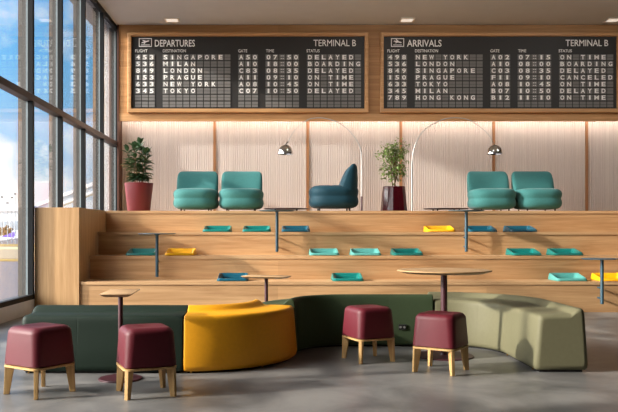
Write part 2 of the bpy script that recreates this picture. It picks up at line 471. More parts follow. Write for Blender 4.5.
DEP = [('453', 'SINGAPORE', 'A50', '07:50', 'DELAYED'), ('536', 'MILAN', 'A10', '18:00', 'BOARDING'),
       ('849', 'LONDON', 'C83', '08:35', 'DELAYED'), ('153', 'PRAGUE', 'A11', '09:10', 'ON TIME'),
       ('633', 'NEW YORK', 'A08', '10:45', 'ON TIME'), ('345', 'TOKYO', 'C07', '10:50', 'DELAYED')]
ARR = [('498', 'NEW YORK', 'A02', '07:15', 'ON TIME'), ('536', 'LONDON', 'A10', '08:00', 'BOARDING'),
       ('849', 'SINGAPORE', 'C03', '08:35', 'DELAYED'), ('150', 'PRAGUE', 'F11', '09:10', 'CANCELED'),
       ('633', 'TOKYO', 'A08', '10:45', 'ON TIME'), ('345', 'MILAN', 'B07', '10:50', 'DELAYED'),
       ('789', 'HONG KONG', 'B12', '11:10', 'ON TIME')]
board('departures_board', 'black split-flap departures board in an oak frame, nearest the windows', 'flight board', 0, 'DEPARTURES', 40, DEP, True)
board('arrivals_board', 'black split-flap arrivals board in an oak frame on the wooden fascia', 'flight board', 252.3, 'ARRIVALS', 34.5, ARR, False)

# ------------------------------------------------------------------ ceiling downlights
def downlight():
    t = thing('ceiling_downlight', '', 'ceiling light', group='square ceiling downlights')
    f = MB(); a, b = .15, .115
    for (x0, x1, y0, y1) in ((-a, a, -a, -b), (-a, a, b, a), (-a, -b, -b, b), (b, a, -b, b)):
        f.box(x0, x1, y0, y1, -.014, 0)
    f.build('frame', M['lamp_frame'], t, smooth=None)
    MB().box(-b, b, -b, b, -.006, 0).build('diffuser', M['lamp_on'], t, smooth=None)
    return t
dl = downlight()
spots = [(172, 15.28, 'square ceiling downlight above the departures board heading'), (407, 15.28, 'square ceiling downlight above the arrivals board heading'),
         (613, 15.28, 'square ceiling downlight at the right end, above the arrivals board terminal lettering')]
XS = [WX(px, 15.28) for px, _, _ in spots]
lamp = bpy.data.lights.new('board_fill_lamp', 'AREA'); lamp.shape = 'SQUARE'; lamp.size = .22; lamp.energy = BOARD_FILL; lamp.color = (1.0, .95, .9)  # added fill light for the boards, tilted at them from out of view
def fill_lamp_at(root):
    o = bpy.data.objects.new('board_fill_lamp', lamp); COL.objects.link(o); o.location = root.location + Vector((0, .0, -.03)); o.rotation_euler = (math.radians(52), 0, 0)
first = True
for j, Y in enumerate((15.28, 11.3)):          # visible row, then an unseen row added to carry the fill lamps
    for i, X in enumerate(XS):
        lab = spots[i][2] if j == 0 else 'added unseen square ceiling downlight of row %s from the back wall, %s' % (('second', 'third', 'fourth', 'fifth', 'sixth')[j - 1], ('nearest the windows', 'in the middle', 'nearest the right wall')[i])
        if first: d = dl; dl.location = (X, Y, ZC); dl['label'] = lab; first = False
        else: d = dup(dl, (X, Y, ZC), 0, lab)
        if j and i: fill_lamp_at(d)

# ------------------------------------------------------------------ stools
def stool_proto():
    t = thing('stool', '', 'stool', group='maroon upholstered stools')
    hb, ht, zb, zt, rr = .178, .166, .203, .462, .052
    rings = [rrect(hb - .012, hb - .012, rr - .008, zb), rrect(hb, hb, rr, zb + .008)]
    R = .045
    for k in range(7):
        a = PI / 2 * k / 6
        z = zt - R + R * math.sin(a)
        lean = hb + (ht - hb) * min(1, (zt - R - zb) / (zt - R - zb))
        ins = R * (1 - math.cos(a))
        rings.append(rrect(lean - ins, lean - ins, max(rr + .012 - ins * .45, .02), z))
    rings.insert(2, rrect((hb + ht) / 2, (hb + ht) / 2, rr + .004, (zb + zt - R) / 2))
    for s_, dz in ((.085, .0), (.045, -.004), (.012, -.006)):
        rings.append(rrect(s_, s_, .012, zt + dz - .002))
    MB().loft(rings).build('seat', M['maroon'], t, smooth=50)
    MB().loft([rrect(hb - .008, hb - .008, rr, .186), rrect(hb + .001, hb + .001, rr, .188), rrect(hb + .001, hb + .001, rr, .201), rrect(hb - .008, hb - .008, rr, .203)]).build('base_board', M['leg_wood'], t, smooth=40)
    for k in range(4):
        d = Vector((math.cos(PI / 4 + k * PI / 2), math.sin(PI / 4 + k * PI / 2), 0)); n = Vector((-d.y, d.x, 0))
        rs = []
        for (r0, r1, w, z) in ((.199, .236, .0125, 0), (.167, .2285, .0145, .187)):
            rs.append([d * r0 - n * w + Vector((0, 0, z)), d * r1 - n * w + Vector((0, 0, z)), d * r1 + n * w + Vector((0, 0, z)), d * r0 + n * w + Vector((0, 0, z))])
        MB().loft(rs).build('leg', M['leg_wood'], t, smooth=None, bevel=.003)
    return t
st = stool_proto()
feet = [((36, 400), (7, 393.5), (43, 386.7), (73, 391), 'maroon stool standing leftmost, at the end of the dark green bench'),
        ((127, 400.5), (119.5, 390.5), (163, 387.7), (174, 396), 'maroon stool in front of the small table, beside the yellow bench'),
        ((360, 363.8), (344, 358.2), (375, 356), (393.5, 361.5), 'maroon stool in front of the back of the curved green bench'),
        ((452.4, 376.2), (414, 371.9), (429.8, 366), (467.3, 369.7), 'maroon stool in front of the round table pedestal')]
for i, (n, l, f, r, lab) in enumerate(feet):
    P = [floor_pt(*q) for q in (n, l, f, r)]
    c = (P[0] + P[1] + P[2] + P[3]) / 4
    a1 = math.atan2((P[3] - P[1]).y, (P[3] - P[1]).x); d2 = P[2] - P[0]; a2 = math.atan2(d2.y, d2.x) - PI / 2
    rz = (a1 + a2) / 2 - PI / 4
    if i == 0: st.location = (c.x, c.y, 0); st.rotation_euler = (0, 0, rz); st['label'] = lab
    else: dup(st, (c.x, c.y, 0), rz, lab)

# ------------------------------------------------------------------ serpentine bench
PROF = [(.025, .016), (.006, .028), (0, .06), (.012, .20), (.026, .38), (.029, .410), (.034, .430), (.044, .442), (.060, .448), (.15, .451), (.285, .455),
        (.298, .459), (.312, .472), (.328, .486), (.342, .495), (.360, .500), (.376, .498), (.388, .488), (.395, .470), (.400, .43), (.412, .24), (.424, .06), (.418, .028), (.398, .016)]
def path_line(a, b, step=.03):
    a, b = Vector(a), Vector(b); L = (b - a).length; n = max(2, int(L / step)); d = (b - a).normalized()
    return [(a + (b - a) * i / n, Vector((-d.y, d.x)), i / n * L) for i in range(n + 1)]
def path_arc(c, r, a0, a1, n=30):
    out = []
    sg = 1 if a1 > a0 else -1
    for i in range(n + 1):
        a = math.radians(a0 + (a1 - a0) * i / n)
        d = Vector((math.cos(a), math.sin(a)))
        out.append((Vector(c) + d * r, -d * sg, abs(math.radians(a1 - a0)) * r * i / n))
    return out
def join(*ps):
    out = []; off = 0
    for p in ps:
        for k, (q, n, s_) in enumerate(p):
            if out and k == 0: continue
            out.append((q, n, s_ + off))
        off = out[-1][2]
    return out
def at_s(path, s_):
    for (p, n, a), (p2, n2, b) in zip(path, path[1:]):
        if a <= s_ <= b:
            t = (s_ - a) / (b - a) if b > a else 0
            return p.lerp(p2, t), n.lerp(n2, t).normalized()
    return path[-1][0], path[-1][1]
def bench(name, label, mat, path, seams, reverse=False, group='upholstered benches of the winding row', ends=(.012, .012), feet=()):
    L = path[-1][2]
    org = at_s(path, L / 2)[0]
    t = thing(name, label, 'bench', (org.x, org.y, 0), group=group)
    prof = [(.424 - d, z) for d, z in PROF] if reverse else PROF
    cd = sum(p[0] for p in prof) / len(prof); cz = .25
    R0, R1 = ends
    sts = []
    for k in range(6):
        a = PI / 2 * k / 5
        sts.append((R0 * (1 - math.cos(a)), R0 * (1 - math.sin(a))))
    for (p, n, a) in path:
        if R0 + .01 < a < L - R1 - .01 and all(abs(a - q) > .012 for q in seams): sts.append((a, 0))
    for q in seams: sts += [(q - .008, 0), (q - .003, 0), (q - .0008, .0007), (q + .0008, .0007), (q + .003, 0), (q + .008, 0)]
    for k in range(6):
        a = PI / 2 * k / 5
        sts.append((L - R1 * (1 - math.cos(a)), R1 * (1 - math.sin(a))))
    sts.sort(key=lambda q: (q[0], -q[1] if q[0] < L / 2 else q[1]))
    sts = [(0, R0 + .005)] + sts + [(L, R1 + .005)]
    def inset(i_):
        if i_ == 0: return prof
        return [(.212 + (d - .212) * (1 - i_ / .212), .258 + (z - .258) * (1 - i_ / .242)) for d, z in prof]
    rings = []
    for s_, i_ in sts:
        p, n = at_s(path, min(max(s_, 0), L))
        rings.append([(p.x + n.x * d - org.x, p.y + n.y * d - org.y, z) for d, z in inset(i_)])
    MB().loft(rings).build('upholstered_body', mat, t, smooth=48)
    rings = []
    m = 24
    for k in range(m + 1):
        p, n = at_s(path, .03 + (L - .06) * k / m)
        rings.append([(p.x + n.x * d - org.x, p.y + n.y * d - org.y, z) for d, z in ((.045, 0), (.38, 0), (.38, .020), (.045, .020))])
    MB().loft(rings).build('plinth', M['black'], t, smooth=None)
    for fs in feet:
        p, n = at_s(path, fs)
        c = p + n * .034 - org
        MB().lathe([(.006, 0), (.007, .004), (.007, .020)], (c.x, c.y, 0), 12).build('foot', M['brass'], t)
    return t
G = 'winding upholstered bench row'
YB0 = 5.885
bench('bench', 'straight dark green bench at the left end of the winding row', M['dkgreen'], path_line((-2.0, YB0), (-.740, YB0)), [.437, .86], group=G, ends=(.04, .006), feet=(.06, 1.2))
bench('bench', 'curved mustard yellow bench bulging towards the viewer', M['yellow'], path_arc((-.735, YB0 + .905), .905, -90, 0, 40), [], group=G, ends=(.014, .025), feet=(.06, .70, 1.3))
YS = YB0 + .905
gp = join(path_arc((.655, YS + .005), .475, 180, 90, 30), path_line((.655, YS + .48), (1.492, YS + .48)))
gl_ = gp[30][2]
gb = bench('bench', 'dark green bench turned with its back to the viewer, behind two stools', M['green'], gp, [gl_ / 2, gl_, gl_ + .41], reverse=True, group=G)
op = join(path_line((1.502, YS + .48), (1.53, YS + .48), .02), path_arc((1.53, YS + .0), .48, 90, 0, 30), path_line((2.01, YS), (2.01, 5.94)))
bench('bench', 'olive green bench curving towards the viewer at the right end of the row', M['olive'], op, [.40, .78, 1.18], group=G, ends=(.02, .04), feet=(.06, .8, 1.48))
# power socket in the back of the green bench
sk = MB()
p, n = at_s(gp, gl_ + .535)
sk.box(p.x - gb.location.x - .035, p.x - gb.location.x + .035, p.y - gb.location.y - .004, p.y - gb.location.y + .03, .165, .215)
sk.cur = 1
for dx in (-.018, .018): sk.lathe([(.011, -.001), (.011, .004)], (0, 0, 0), 10); 
nv = len(sk.v)
for q, dx in enumerate((-.018, .018)):
    base = nv - 40 + q * 20
    for j in range(20):
        v = sk.v[base + j]; sk.v[base + j] = (p.x - gb.location.x + dx + v[0], p.y - gb.location.y - .004 - v[2], .19 + v[1])
sk.build('power_socket', [M['black'], M['flap']], gb, smooth=None, label='small black power socket')

# ------------------------------------------------------------------ tables
def pedestal(name, label, loc, top_mb, h, rcol, rbase, rz=0, group=None):
    t = thing(name, label, 'table', loc, rz, group)
    top_mb.build('tabletop', [M['top_wood'], M['maroon_metal']], t, smooth=40)
    MB().lathe([(rcol, .012), (rcol, h - .03), (rcol * 1.6, h - .022)], seg=24).build('column', M['maroon_metal'], t)
    MB().lathe([(rbase, 0), (rbase, .006), (rbase - .006, .011), (rcol + .01, .014), (rcol, .03)], seg=48).build('base_plate', M['maroon_metal'], t, smooth=30)
    return t
def rect_top(hx, hy, z, skew=0.0):
    m = MB(); rings = []
    for ins, zz in ((.03, z - .022), (.004, z - .006), (0, z - .003), (.003, z)):
        rings.append([(x + skew * y, y, q) for x, y, q in rrect(hx - ins, hy - ins, .03, zz)])
    m.loft(rings); return m
H1 = .655
pedestal('side_table', 'small rectangular wood-topped side table behind the second stool from the left', (WX(120.6, FY(379)), FY(379), 0), rect_top(.118, .265, H1), H1, .018, .163, group='small side tables', rz=math.radians(3))
pedestal('side_table', 'small rectangular wood-topped side table standing behind the yellow bench', (WX(266.3, 7.72), 7.72, 0), rect_top(.235, .14, H1), H1, .018, .163, group='small side tables', rz=math.radians(-20))
m = MB(); r = .413; H2 = .765
m.lathe([(r - .07, H2 - .030), (r - .006, H2 - .013), (r, H2 - .009), (r, H2 - .004), (r - .004, H2)], seg=72)
pedestal('round_table', 'round wood-topped table on a maroon pedestal behind the right-hand stool', (WX(444, 6.74), 6.74, 0), m, H2, .029, .26)

# T shaped ledge tables screwed to the risers
def ledge_proto():
    t = thing('ledge_table', '', 'table', group='slim blue-grey tables fixed to the steps')
    R = .265
    MB().lathe([(R - .02, .603), (R, .609), (R, .614), (R - .004, .618)], seg=56).build('tabletop', M['steel_blue'], t, smooth=40)
    MB().lathe([(.016, -.002), (.023, .002), (.023, .590), (.045, .603)], seg=20).build('pole', M['steel_blue'], t, smooth=40)
    for z in (.075, .215):
        MB().tube([(0, .018, z), (0, .133, z)], .012, 12).build('bracket', M['steel_blue'], t)
    return t
lt = ledge_proto()
for i, (px, tierk, lab) in enumerate(((157, 1, 'blue-grey ledge table on the second step, between a teal and a yellow tray'),
                                      (277, 2, 'blue-grey ledge table on the third step left of the petrol blue armchair'),
                                      (466.3, 2, 'blue-grey ledge table on the third step in front of the right pair of armchairs'),
                                      (602, 0, 'blue-grey ledge table on the lowest step, cut by the right edge of the view'))):
    y = T0 + TD * tierk + .014 - .133
    z = ZT[tierk] - .324 + .03
    loc = (WX(px, y), y, z)
    if i == 0: lt.location = loc; lt['label'] = lab
    else: dup(lt, loc, 0, lab)

# ------------------------------------------------------------------ seat trays
def tray_mesh(mat, nm):
    w, d = .44, .40
    def zr(y): return .034 + .064 * max(0, min(1, (y + d / 2) / (d * .8)))
    def ring(ins, r, zf):
        return [(x, y, zf(y)) for x, y, _ in rrect(w / 2 - ins, d / 2 - ins, r, 0, 6)]
    rings = [ring(.012, .05, lambda y: 0.0), ring(.002, .055, lambda y: .006), ring(0, .058, lambda y: .014),
             ring(.014, .05, lambda y: zr(y) - .006), ring(.018, .048, lambda y: zr(y)), ring(.026, .042, lambda y: zr(y)), ring(.032, .04, lambda y: zr(y) - .006),
             ring(.062, .03, lambda y: .026), ring(.075, .025, lambda y: .022), ring(.14, .02, lambda y: .022)]
    return MB().loft(rings).build(nm, mat, None, smooth=45)
protos = {}
trays = [  # colour, left px, right px, tier, label
    ('t_teal', 202, 232, 2, 'teal green seat tray on the third step, below the left pair of armchairs'),
    ('t_teal', 242, 270.6, 2, 'teal green seat tray on the third step, just left of a ledge table pole'),
    ('t_blue', 281, 310.5, 2, 'petrol blue seat tray on the third step, just right of a ledge table pole'),
    ('t_yellow', 424, 456.5, 2, 'yellow seat tray on the third step, topmost of the yellow trays'),
    ('t_blue', 467, 498.5, 2, 'petrol blue seat tray on the third step, touching the pole of the ledge table'),
    ('t_blue', 503.4, 538.7, 2, 'petrol blue seat tray on the third step, rightmost on its step'),
    ('t_teal', 124.7, 155, 1, 'teal seat tray in shade on the second step, leftmost of all trays'),
    ('t_yellow', 164, 196.5, 1, 'yellow seat tray on the second step near the left panel'),
    ('t_light', 308.8, 340, 1, 'light teal seat tray on the second step, left one of two side by side'),
    ('t_light', 350, 382, 1, 'light teal seat tray between another light teal tray and a green one'),
    ('t_teal', 390.5, 424, 1, 'green seat tray on the second step, right beside a light teal tray'),
    ('t_teal', 505.8, 543, 1, 'green seat tray on the second step, left of the pair at the far right'),
    ('t_teal', 546.5, 585, 1, 'green seat tray on the second step, rightmost on its step'),
    ('t_blue', 216.3, 248.6, 0, 'petrol blue seat tray on the lowest step, behind the yellow bench'),
    ('t_teal', 331, 364.5, 0, 'green seat tray on the lowest step, the only green one there'),
    ('t_light', 547.5, 589, 0, 'light teal seat tray on the lowest step, above the olive bench'),
    ('t_yellow', 591, 633, 0, 'yellow seat tray on the lowest step, behind the ledge table at the right edge'),
]
for (c, l, r, k, lab) in trays:
    yf = T0 + TD * k + .055
    if (l + r) / 2 < CX: x = WX(l, yf) + .22
    else: x = WX(r, yf) - .22
    if c not in protos: protos[c] = o = tray_mesh(M[c], 'seat_tray')
    else: o = protos[c].copy(); COL.objects.link(o)
    o.location = (x, yf + .20, ZT[k] + .0005)
    tag(o, lab, 'tray', 'seat trays on the steps')

# ------------------------------------------------------------------ lounge armchairs
def seat_body(hx, hy, n):
    prof = [(.066, .115), (.072, .075), (.090, .035), (.125, .008), (.165, 0), (.205, .004), (.235, .013), (.250, .017), (.265, .013), (.295, .004), (.335, 0),
            (.370, .010), (.398, .034), (.415, .068), (.424, .115), (.428, .20), (.430, .30)]
    return MB().loft([selip(hx - i_, hy - i_, n, z, 52, 0, 0) for z, i_ in prof])
def chair_proto(fab, label, group=None):
    t = thing('lounge_chair', label, 'armchair', group=group)
    hx, hy = .395, .40
    seat_body(hx, hy, 3.0).build('seat', M[fab], t, smooth=60)
    rings = []
    H = .765
    for (z, hw, hd, cy) in ((.30, .352, .13, .245), (.36, .366, .145, .240), (.44, .370, .135, .255), (.54, .370, .115, .277), (.63, .368, .092, .298), (.69, .360, .072, .314),
                            (.725, .346, .055, .324), (.748, .326, .038, .330), (.760, .300, .022, .334), (.764, .26, .010, .336)):
        rings.append(selip(hw, hd, 3.6, z, 56, 0, cy, .42))
    MB().loft(rings).build('backrest', M[fab], t, smooth=60)
    for x in (-.24, .24):
        for y in (-.24, .24):
            MB().lathe([(.012, 0), (.015, .09)], (x, y, 0), 12).build('leg', M['black'], t)
    return t
ZP = ZT[3]
GC = 'teal armchairs on the platform'
c1 = chair_proto('teal', 'teal armchair on the platform, left one of the left pair, next to the maroon pot', GC)
YCH = 13.45
c1.location = (-1.445, YCH, ZP)
dup(c1, (-.648, YCH, ZP), 0, 'teal armchair on the platform, right one of the left pair')
dup(c1, (3.775, YCH, ZP), 0, 'teal armchair on the platform, left one of the right pair, under the right lamp shade')
dup(c1, (4.575, YCH, ZP), 0, 'teal armchair on the platform, rightmost armchair')
cb = chair_proto('petrol', 'petrol blue armchair seen in profile on the platform, facing left')
cb.location = (WX(333.5, 13.0), 13.0, ZP); cb.rotation_euler = (0, 0, -PI / 2); cb.scale = (1.05, 1.05, 1.06)

# ------------------------------------------------------------------ arc lamps
def smooth_pts(pts, n=6):
    out = []
    for i in range(len(pts) - 1):
        p0, p1, p2, p3 = pts[max(i - 1, 0)], pts[i], pts[i + 1], pts[min(i + 2, len(pts) - 1)]
        for k in range(n):
            t = k / n
            out.append(tuple(.5 * (2 * b + (c - a) * t + (2 * a - 5 * b + 4 * c - d) * t * t + (3 * b - a - 3 * c + d) * t ** 3) for a, b, c, d in zip(p0, p1, p2, p3)))
    out.append(pts[-1]); return out
def arc_lamp(label, arc_px, pole_px, shade_px, Y, sleeve):
    X0 = WX(pole_px, Y)
    t = thing('arc_floor_lamp', label, 'floor lamp', (X0, Y, ZP), group='chrome arc lamps')
    pts = [(WX(a, Y) - X0, 0, WZ(b, Y) - ZP) for a, b in arc_px]
    sp = smooth_pts(pts)
    rad = [.013 - .006 * i / (len(sp) - 1) for i in range(len(sp))]
    MB().tube(sp, rad, 12).build('arc', M['brushed'], t, smooth=60)
    zt = pts[0][2]
    MB().lathe([(.014, .02), (.014, zt + .02)], seg=16).build('pole', M['brushed'], t)
    if sleeve:
        MB().lathe([(.019, .02), (.019, .32), (.015, .325)], seg=16).build('pole_sleeve', M['maroon_metal'], t, label='maroon sleeve at the foot of the pole')
    MB().lathe([(.16, 0), (.16, .016), (.15, .022), (.02, .024)], seg=40).build('base_plate', M['chrome'], t, smooth=30)
    sx = WX(shade_px, Y) - X0; zs = WZ(154.2, Y) - ZP; R = .142
    m = MB(); prof = []
    for k in range(13):
        a = PI / 2 * k / 12
        prof.append((R * math.cos(a) + .004, R * 1.22 * math.sin(a)))
    inner = [(max(r_ - .006, .004), z - .006 if z > .01 else z) for r_, z in reversed(prof)]
    m.lathe([(r_, z) for r_, z in inner[::-1]][::-1] + prof, (sx, 0, zs), 36, cap0=True, cap1=True)
    sh = m.build('lamp_shade', M['chrome'], t, smooth=50)
    MB().lathe([(.008, .10), (.03, .085), (.042, .055), (.03, .025), (.008, .015)], (sx, 0, zs), 16).build('bulb', M['lamp_frame'], sh, smooth=60)
    MB().tube([pts[-1], (sx, 0, zs + R * 1.24)], .008, 8).build('shade_holder', M['chrome'], t)
    return t
A1 = [(361.6, 165), (361.2, 152.8), (358, 142.7), (352.1, 134), (343.4, 125.5), (333, 120.5), (321.6, 117.9), (311.4, 118.6), (306.3, 120.6), (298.3, 126.4), (292.5, 133.5), (288.3, 141.5)]
A2 = [(412.1, 165), (413, 153.8), (416.3, 142.5), (421.2, 133.6), (429.3, 126.3), (439.8, 120.7), (448.7, 118.2), (460, 118), (469.7, 120.3), (479.4, 126.3), (485.9, 131.6), (490, 136.5), (492.4, 141)]
arc_lamp('chrome arc lamp standing behind the petrol blue armchair, curving left', A1, 361.6, 285.4, 14.1, True)
arc_lamp('chrome arc lamp beside the small-leaved plant, curving right over the right armchairs', A2, 412.1, 494.5, 14.1, False)

# ------------------------------------------------------------------ coffee tables on the platform
def coffee(label, px, Y):
    t = thing('coffee_table', label, 'coffee table', (WX(px, Y), Y, ZP), group='low coffee tables')
    MB().lathe([(.385, .070), (.40, .074), (.40, .080), (.395, .083)], seg=56).build('tabletop', M['maroon_metal'], t, smooth=35)
    for k in range(4):
        a = PI / 4 + k * PI / 2
        MB().lathe([(.011, 0), (.014, .072)], (.27 * math.cos(a), .27 * math.sin(a), 0), 12).build('leg', M['black'], t)
    return t
coffee('low dark coffee table on the platform, left of the petrol blue armchair', 286, 13.5)
coffee('low dark coffee table on the platform, between the small-leaved plant and right armchairs', 446, 13.5)

# ------------------------------------------------------------------ potted plants
def leaf(mb, base, d, L, w, up, fold=.25):
    d = d.normalized(); s_ = d.cross(up)
    if s_.length < 1e-3: s_ = Vector((1, 0, 0))
    s_.normalize(); n = s_.cross(d).normalized()
    st_ = [(0, .06), (.25, .75), (.5, 1.0), (.75, .72), (1, .04)]
    vs = []
    for t, ww in st_:
        c = base + d * L * t - n * (L * .22 * t * t)
        vs += [c - s_ * w * .5 * ww + n * w * fold * ww, c, c + s_ * w * .5 * ww + n * w * fold * ww]
    fs = []
    for i in range(4):
        a = i * 3
        fs += [(a, a + 1, a + 4, a + 3), (a + 1, a + 2, a + 5, a + 4)]
    mb.add(vs, fs)
def plant_big():
    Y = 13.55
    t = thing('potted_plant', 'broad-leaved plant in a round maroon pot beside the windows', 'potted plant', (WX(138.9, Y), Y, ZP))
    H = .535
    MB().lathe([(.19, 0), (.196, .012), (.252, H - .02), (.255, H), (.236, H), (.232, H - .05)], seg=48, cap1=False).build('pot', M['maroon_pot'], t, smooth=40)
    MB().lathe([(.234, H - .06), (.233, H - .045), (.1, H - .03), (.01, H - .028)], seg=32).build('soil', M['soil'], t)
    rnd = random.Random(5); sm = MB(); lf = MB()
    for k in range(7):
        a = 2 * PI * k / 7 + rnd.uniform(-.3, .3); lean = rnd.uniform(.06, .24) if k else .03; top = rnd.uniform(.42, .66) if k else .70
        b = Vector((.06 * math.cos(a), .06 * math.sin(a), H - .04)); e = Vector((lean * math.cos(a), lean * math.sin(a), H + top))
        mid = (b + e) / 2 + Vector((.02 * math.cos(a), .02 * math.sin(a), 0))
        pts = smooth_pts([tuple(b), tuple(mid), tuple(e)], 5)
        sm.tube(pts, [.011 - .006 * i / (len(pts) - 1) for i in range(len(pts))], 7)
        nl = 19
        for j in range(nl):
            q = (j + .6) / nl
            p = Vector(pts[min(int(q * (len(pts) - 1) + .5), len(pts) - 1)])
            if p.z < H + .05: p.z = H + .05 + rnd.uniform(0, .1)
            aa = j * 2.4 + k + rnd.uniform(-.3, .3)
            el = rnd.uniform(-.1, .55) + .7 * q * q
            d = Vector((math.cos(aa) * math.cos(el), math.sin(aa) * math.cos(el), math.sin(el)))
            leaf(lf, p, d, rnd.uniform(.13, .19), rnd.uniform(.06, .08), Vector((0, 0, 1)))
        for j in range(16):
            aa = rnd.uniform(0, 2 * PI); q = rnd.uniform(.1, .75); p = Vector(pts[int(q * (len(pts) - 1))]); p.z = max(p.z, H + .08)
            el = rnd.uniform(-.15, .35)
            leaf(lf, p, Vector((math.cos(aa) * math.cos(el), math.sin(aa) * math.cos(el), math.sin(el))), rnd.uniform(.15, .22), rnd.uniform(.06, .085), Vector((0, 0, 1)))
        leaf(lf, Vector(pts[-1]), Vector((rnd.uniform(-.3, .3), rnd.uniform(-.5, 0), 1)), .14, .085, Vector((0, 1, .1)))
    sm.build('stem', M['stem'], t); lf.build('foliage', M['leaf_dark'], t, smooth=60)
def plant_small():
    Y = 13.55
    t = thing('potted_plant', 'small-leaved tree in a glossy maroon pot that widens to the floor, mid-platform', 'potted plant', (WX(394, Y), Y, ZP))
    H = .475
    MB().lathe([(.238, 0), (.244, .01), (.200, H - .008), (.196, H), (.182, H), (.18, H - .04)], seg=14, cap1=False).build('pot', M['maroon_gloss'], t, smooth=20)
    MB().lathe([(.181, H - .05), (.18, H - .035), (.06, H - .03), (.01, H - .028)], seg=24).build('soil', M['soil'], t)
    rnd = random.Random(11); sm = MB(); lf = MB()
    for k in range(3):
        a = 2.1 * k
        b = Vector((.03 * math.cos(a), .03 * math.sin(a), H - .04)); e = Vector((.05 * math.cos(a + 1), .05 * math.sin(a + 1), H + .38))
        sm.tube(smooth_pts([tuple(b), tuple((b + e) / 2 + Vector((.03 * math.cos(a + 2), .03 * math.sin(a + 2), 0))), tuple(e)], 5), .011, 7)
    for k in range(72):
        a = rnd.uniform(0, 2 * PI); zz = rnd.uniform(-1, 1)
        rr_ = math.sqrt(1 - zz * zz); f = rnd.uniform(.55, 1.0)
        c = Vector((  .32 * rr_ * math.cos(a) * f, .32 * rr_ * math.sin(a) * f, H + .49 + .40 * zz * f))
        s0 = Vector((0, 0, H + .2 + .12 * (zz + 1)))
        pts = smooth_pts([tuple(s0), tuple(s0.lerp(c, .5) + Vector((0, 0, .03))), tuple(c)], 4)
        sm.tube(pts, [.005 - .003 * i / (len(pts) - 1) for i in range(len(pts))], 5)
        for j in range(12):
            p = s0.lerp(c, rnd.uniform(.5, 1.05)) + Vector((rnd.uniform(-.055, .055), rnd.uniform(-.055, .055), rnd.uniform(-.055, .055)))
            d = Vector((rnd.uniform(-1, 1), rnd.uniform(-1, 1), rnd.uniform(-.7, .5)))
            leaf(lf, p, d, rnd.uniform(.045, .07), rnd.uniform(.026, .036), Vector((rnd.uniform(-.4, .4), rnd.uniform(-.4, .4), 1)))
    sm.build('stem', M['stem'], t); lf.build('foliage', M['leaf_small'], t, smooth=60)
plant_big(); plant_small()

# ------------------------------------------------------------------ outside: apron seen through the glass
ZG = -5.0
def GYp(py): return F * (EYE - ZG) / (py - CY)
M['apron'] = plain('apron_concrete', (98, 94, 99), 0.8, noise=0.05, nscale=.05)
M['taxi'] = plain('pale_taxiway', (150, 134, 106), 0.8, noise=0.04, nscale=.05)
M['grass'] = plain('dry_grass', (150, 122, 44), 0.9, noise=0.3, nscale=.4)
M['grass2'] = plain('green_verge', (190, 200, 140), 0.9, noise=0.2, nscale=.4)
M['purple'] = plain('purple_livery', (116, 88, 190), 0.4)
M['hull'] = plain('white_hull', (244, 244, 246), 0.35)
M['tree'] = plain('autumn_foliage', (120, 88, 52), 0.9, noise=0.5, nscale=.6)
M['dark'] = plain('dark_metal', (52, 54, 62), 0.5)
M['window_band'] = plain('tinted_glazing', (170, 182, 190), 0.3)
struct(MB().box(-3000, 1500, -400, 3500, ZG - .5, ZG).build('ground', M['apron'], smooth=None))
def strip(nm, mat, ya, yb, z):
    return struct(MB().box(-900, 200, ya, yb, ZG, ZG + z).build(nm, mat, smooth=None))
strip('taxiway_strip', M['taxi'], GYp(258.3), GYp(246.5), .04)
strip('grass_strip', M['grass'], GYp(261.3), GYp(259.2), .12)
strip('grass_verge', M['grass'], GYp(246.2), GYp(244.3), .12)
strip('green_verge', M['grass2'], GYp(249.2), GYp(247.6), .10)

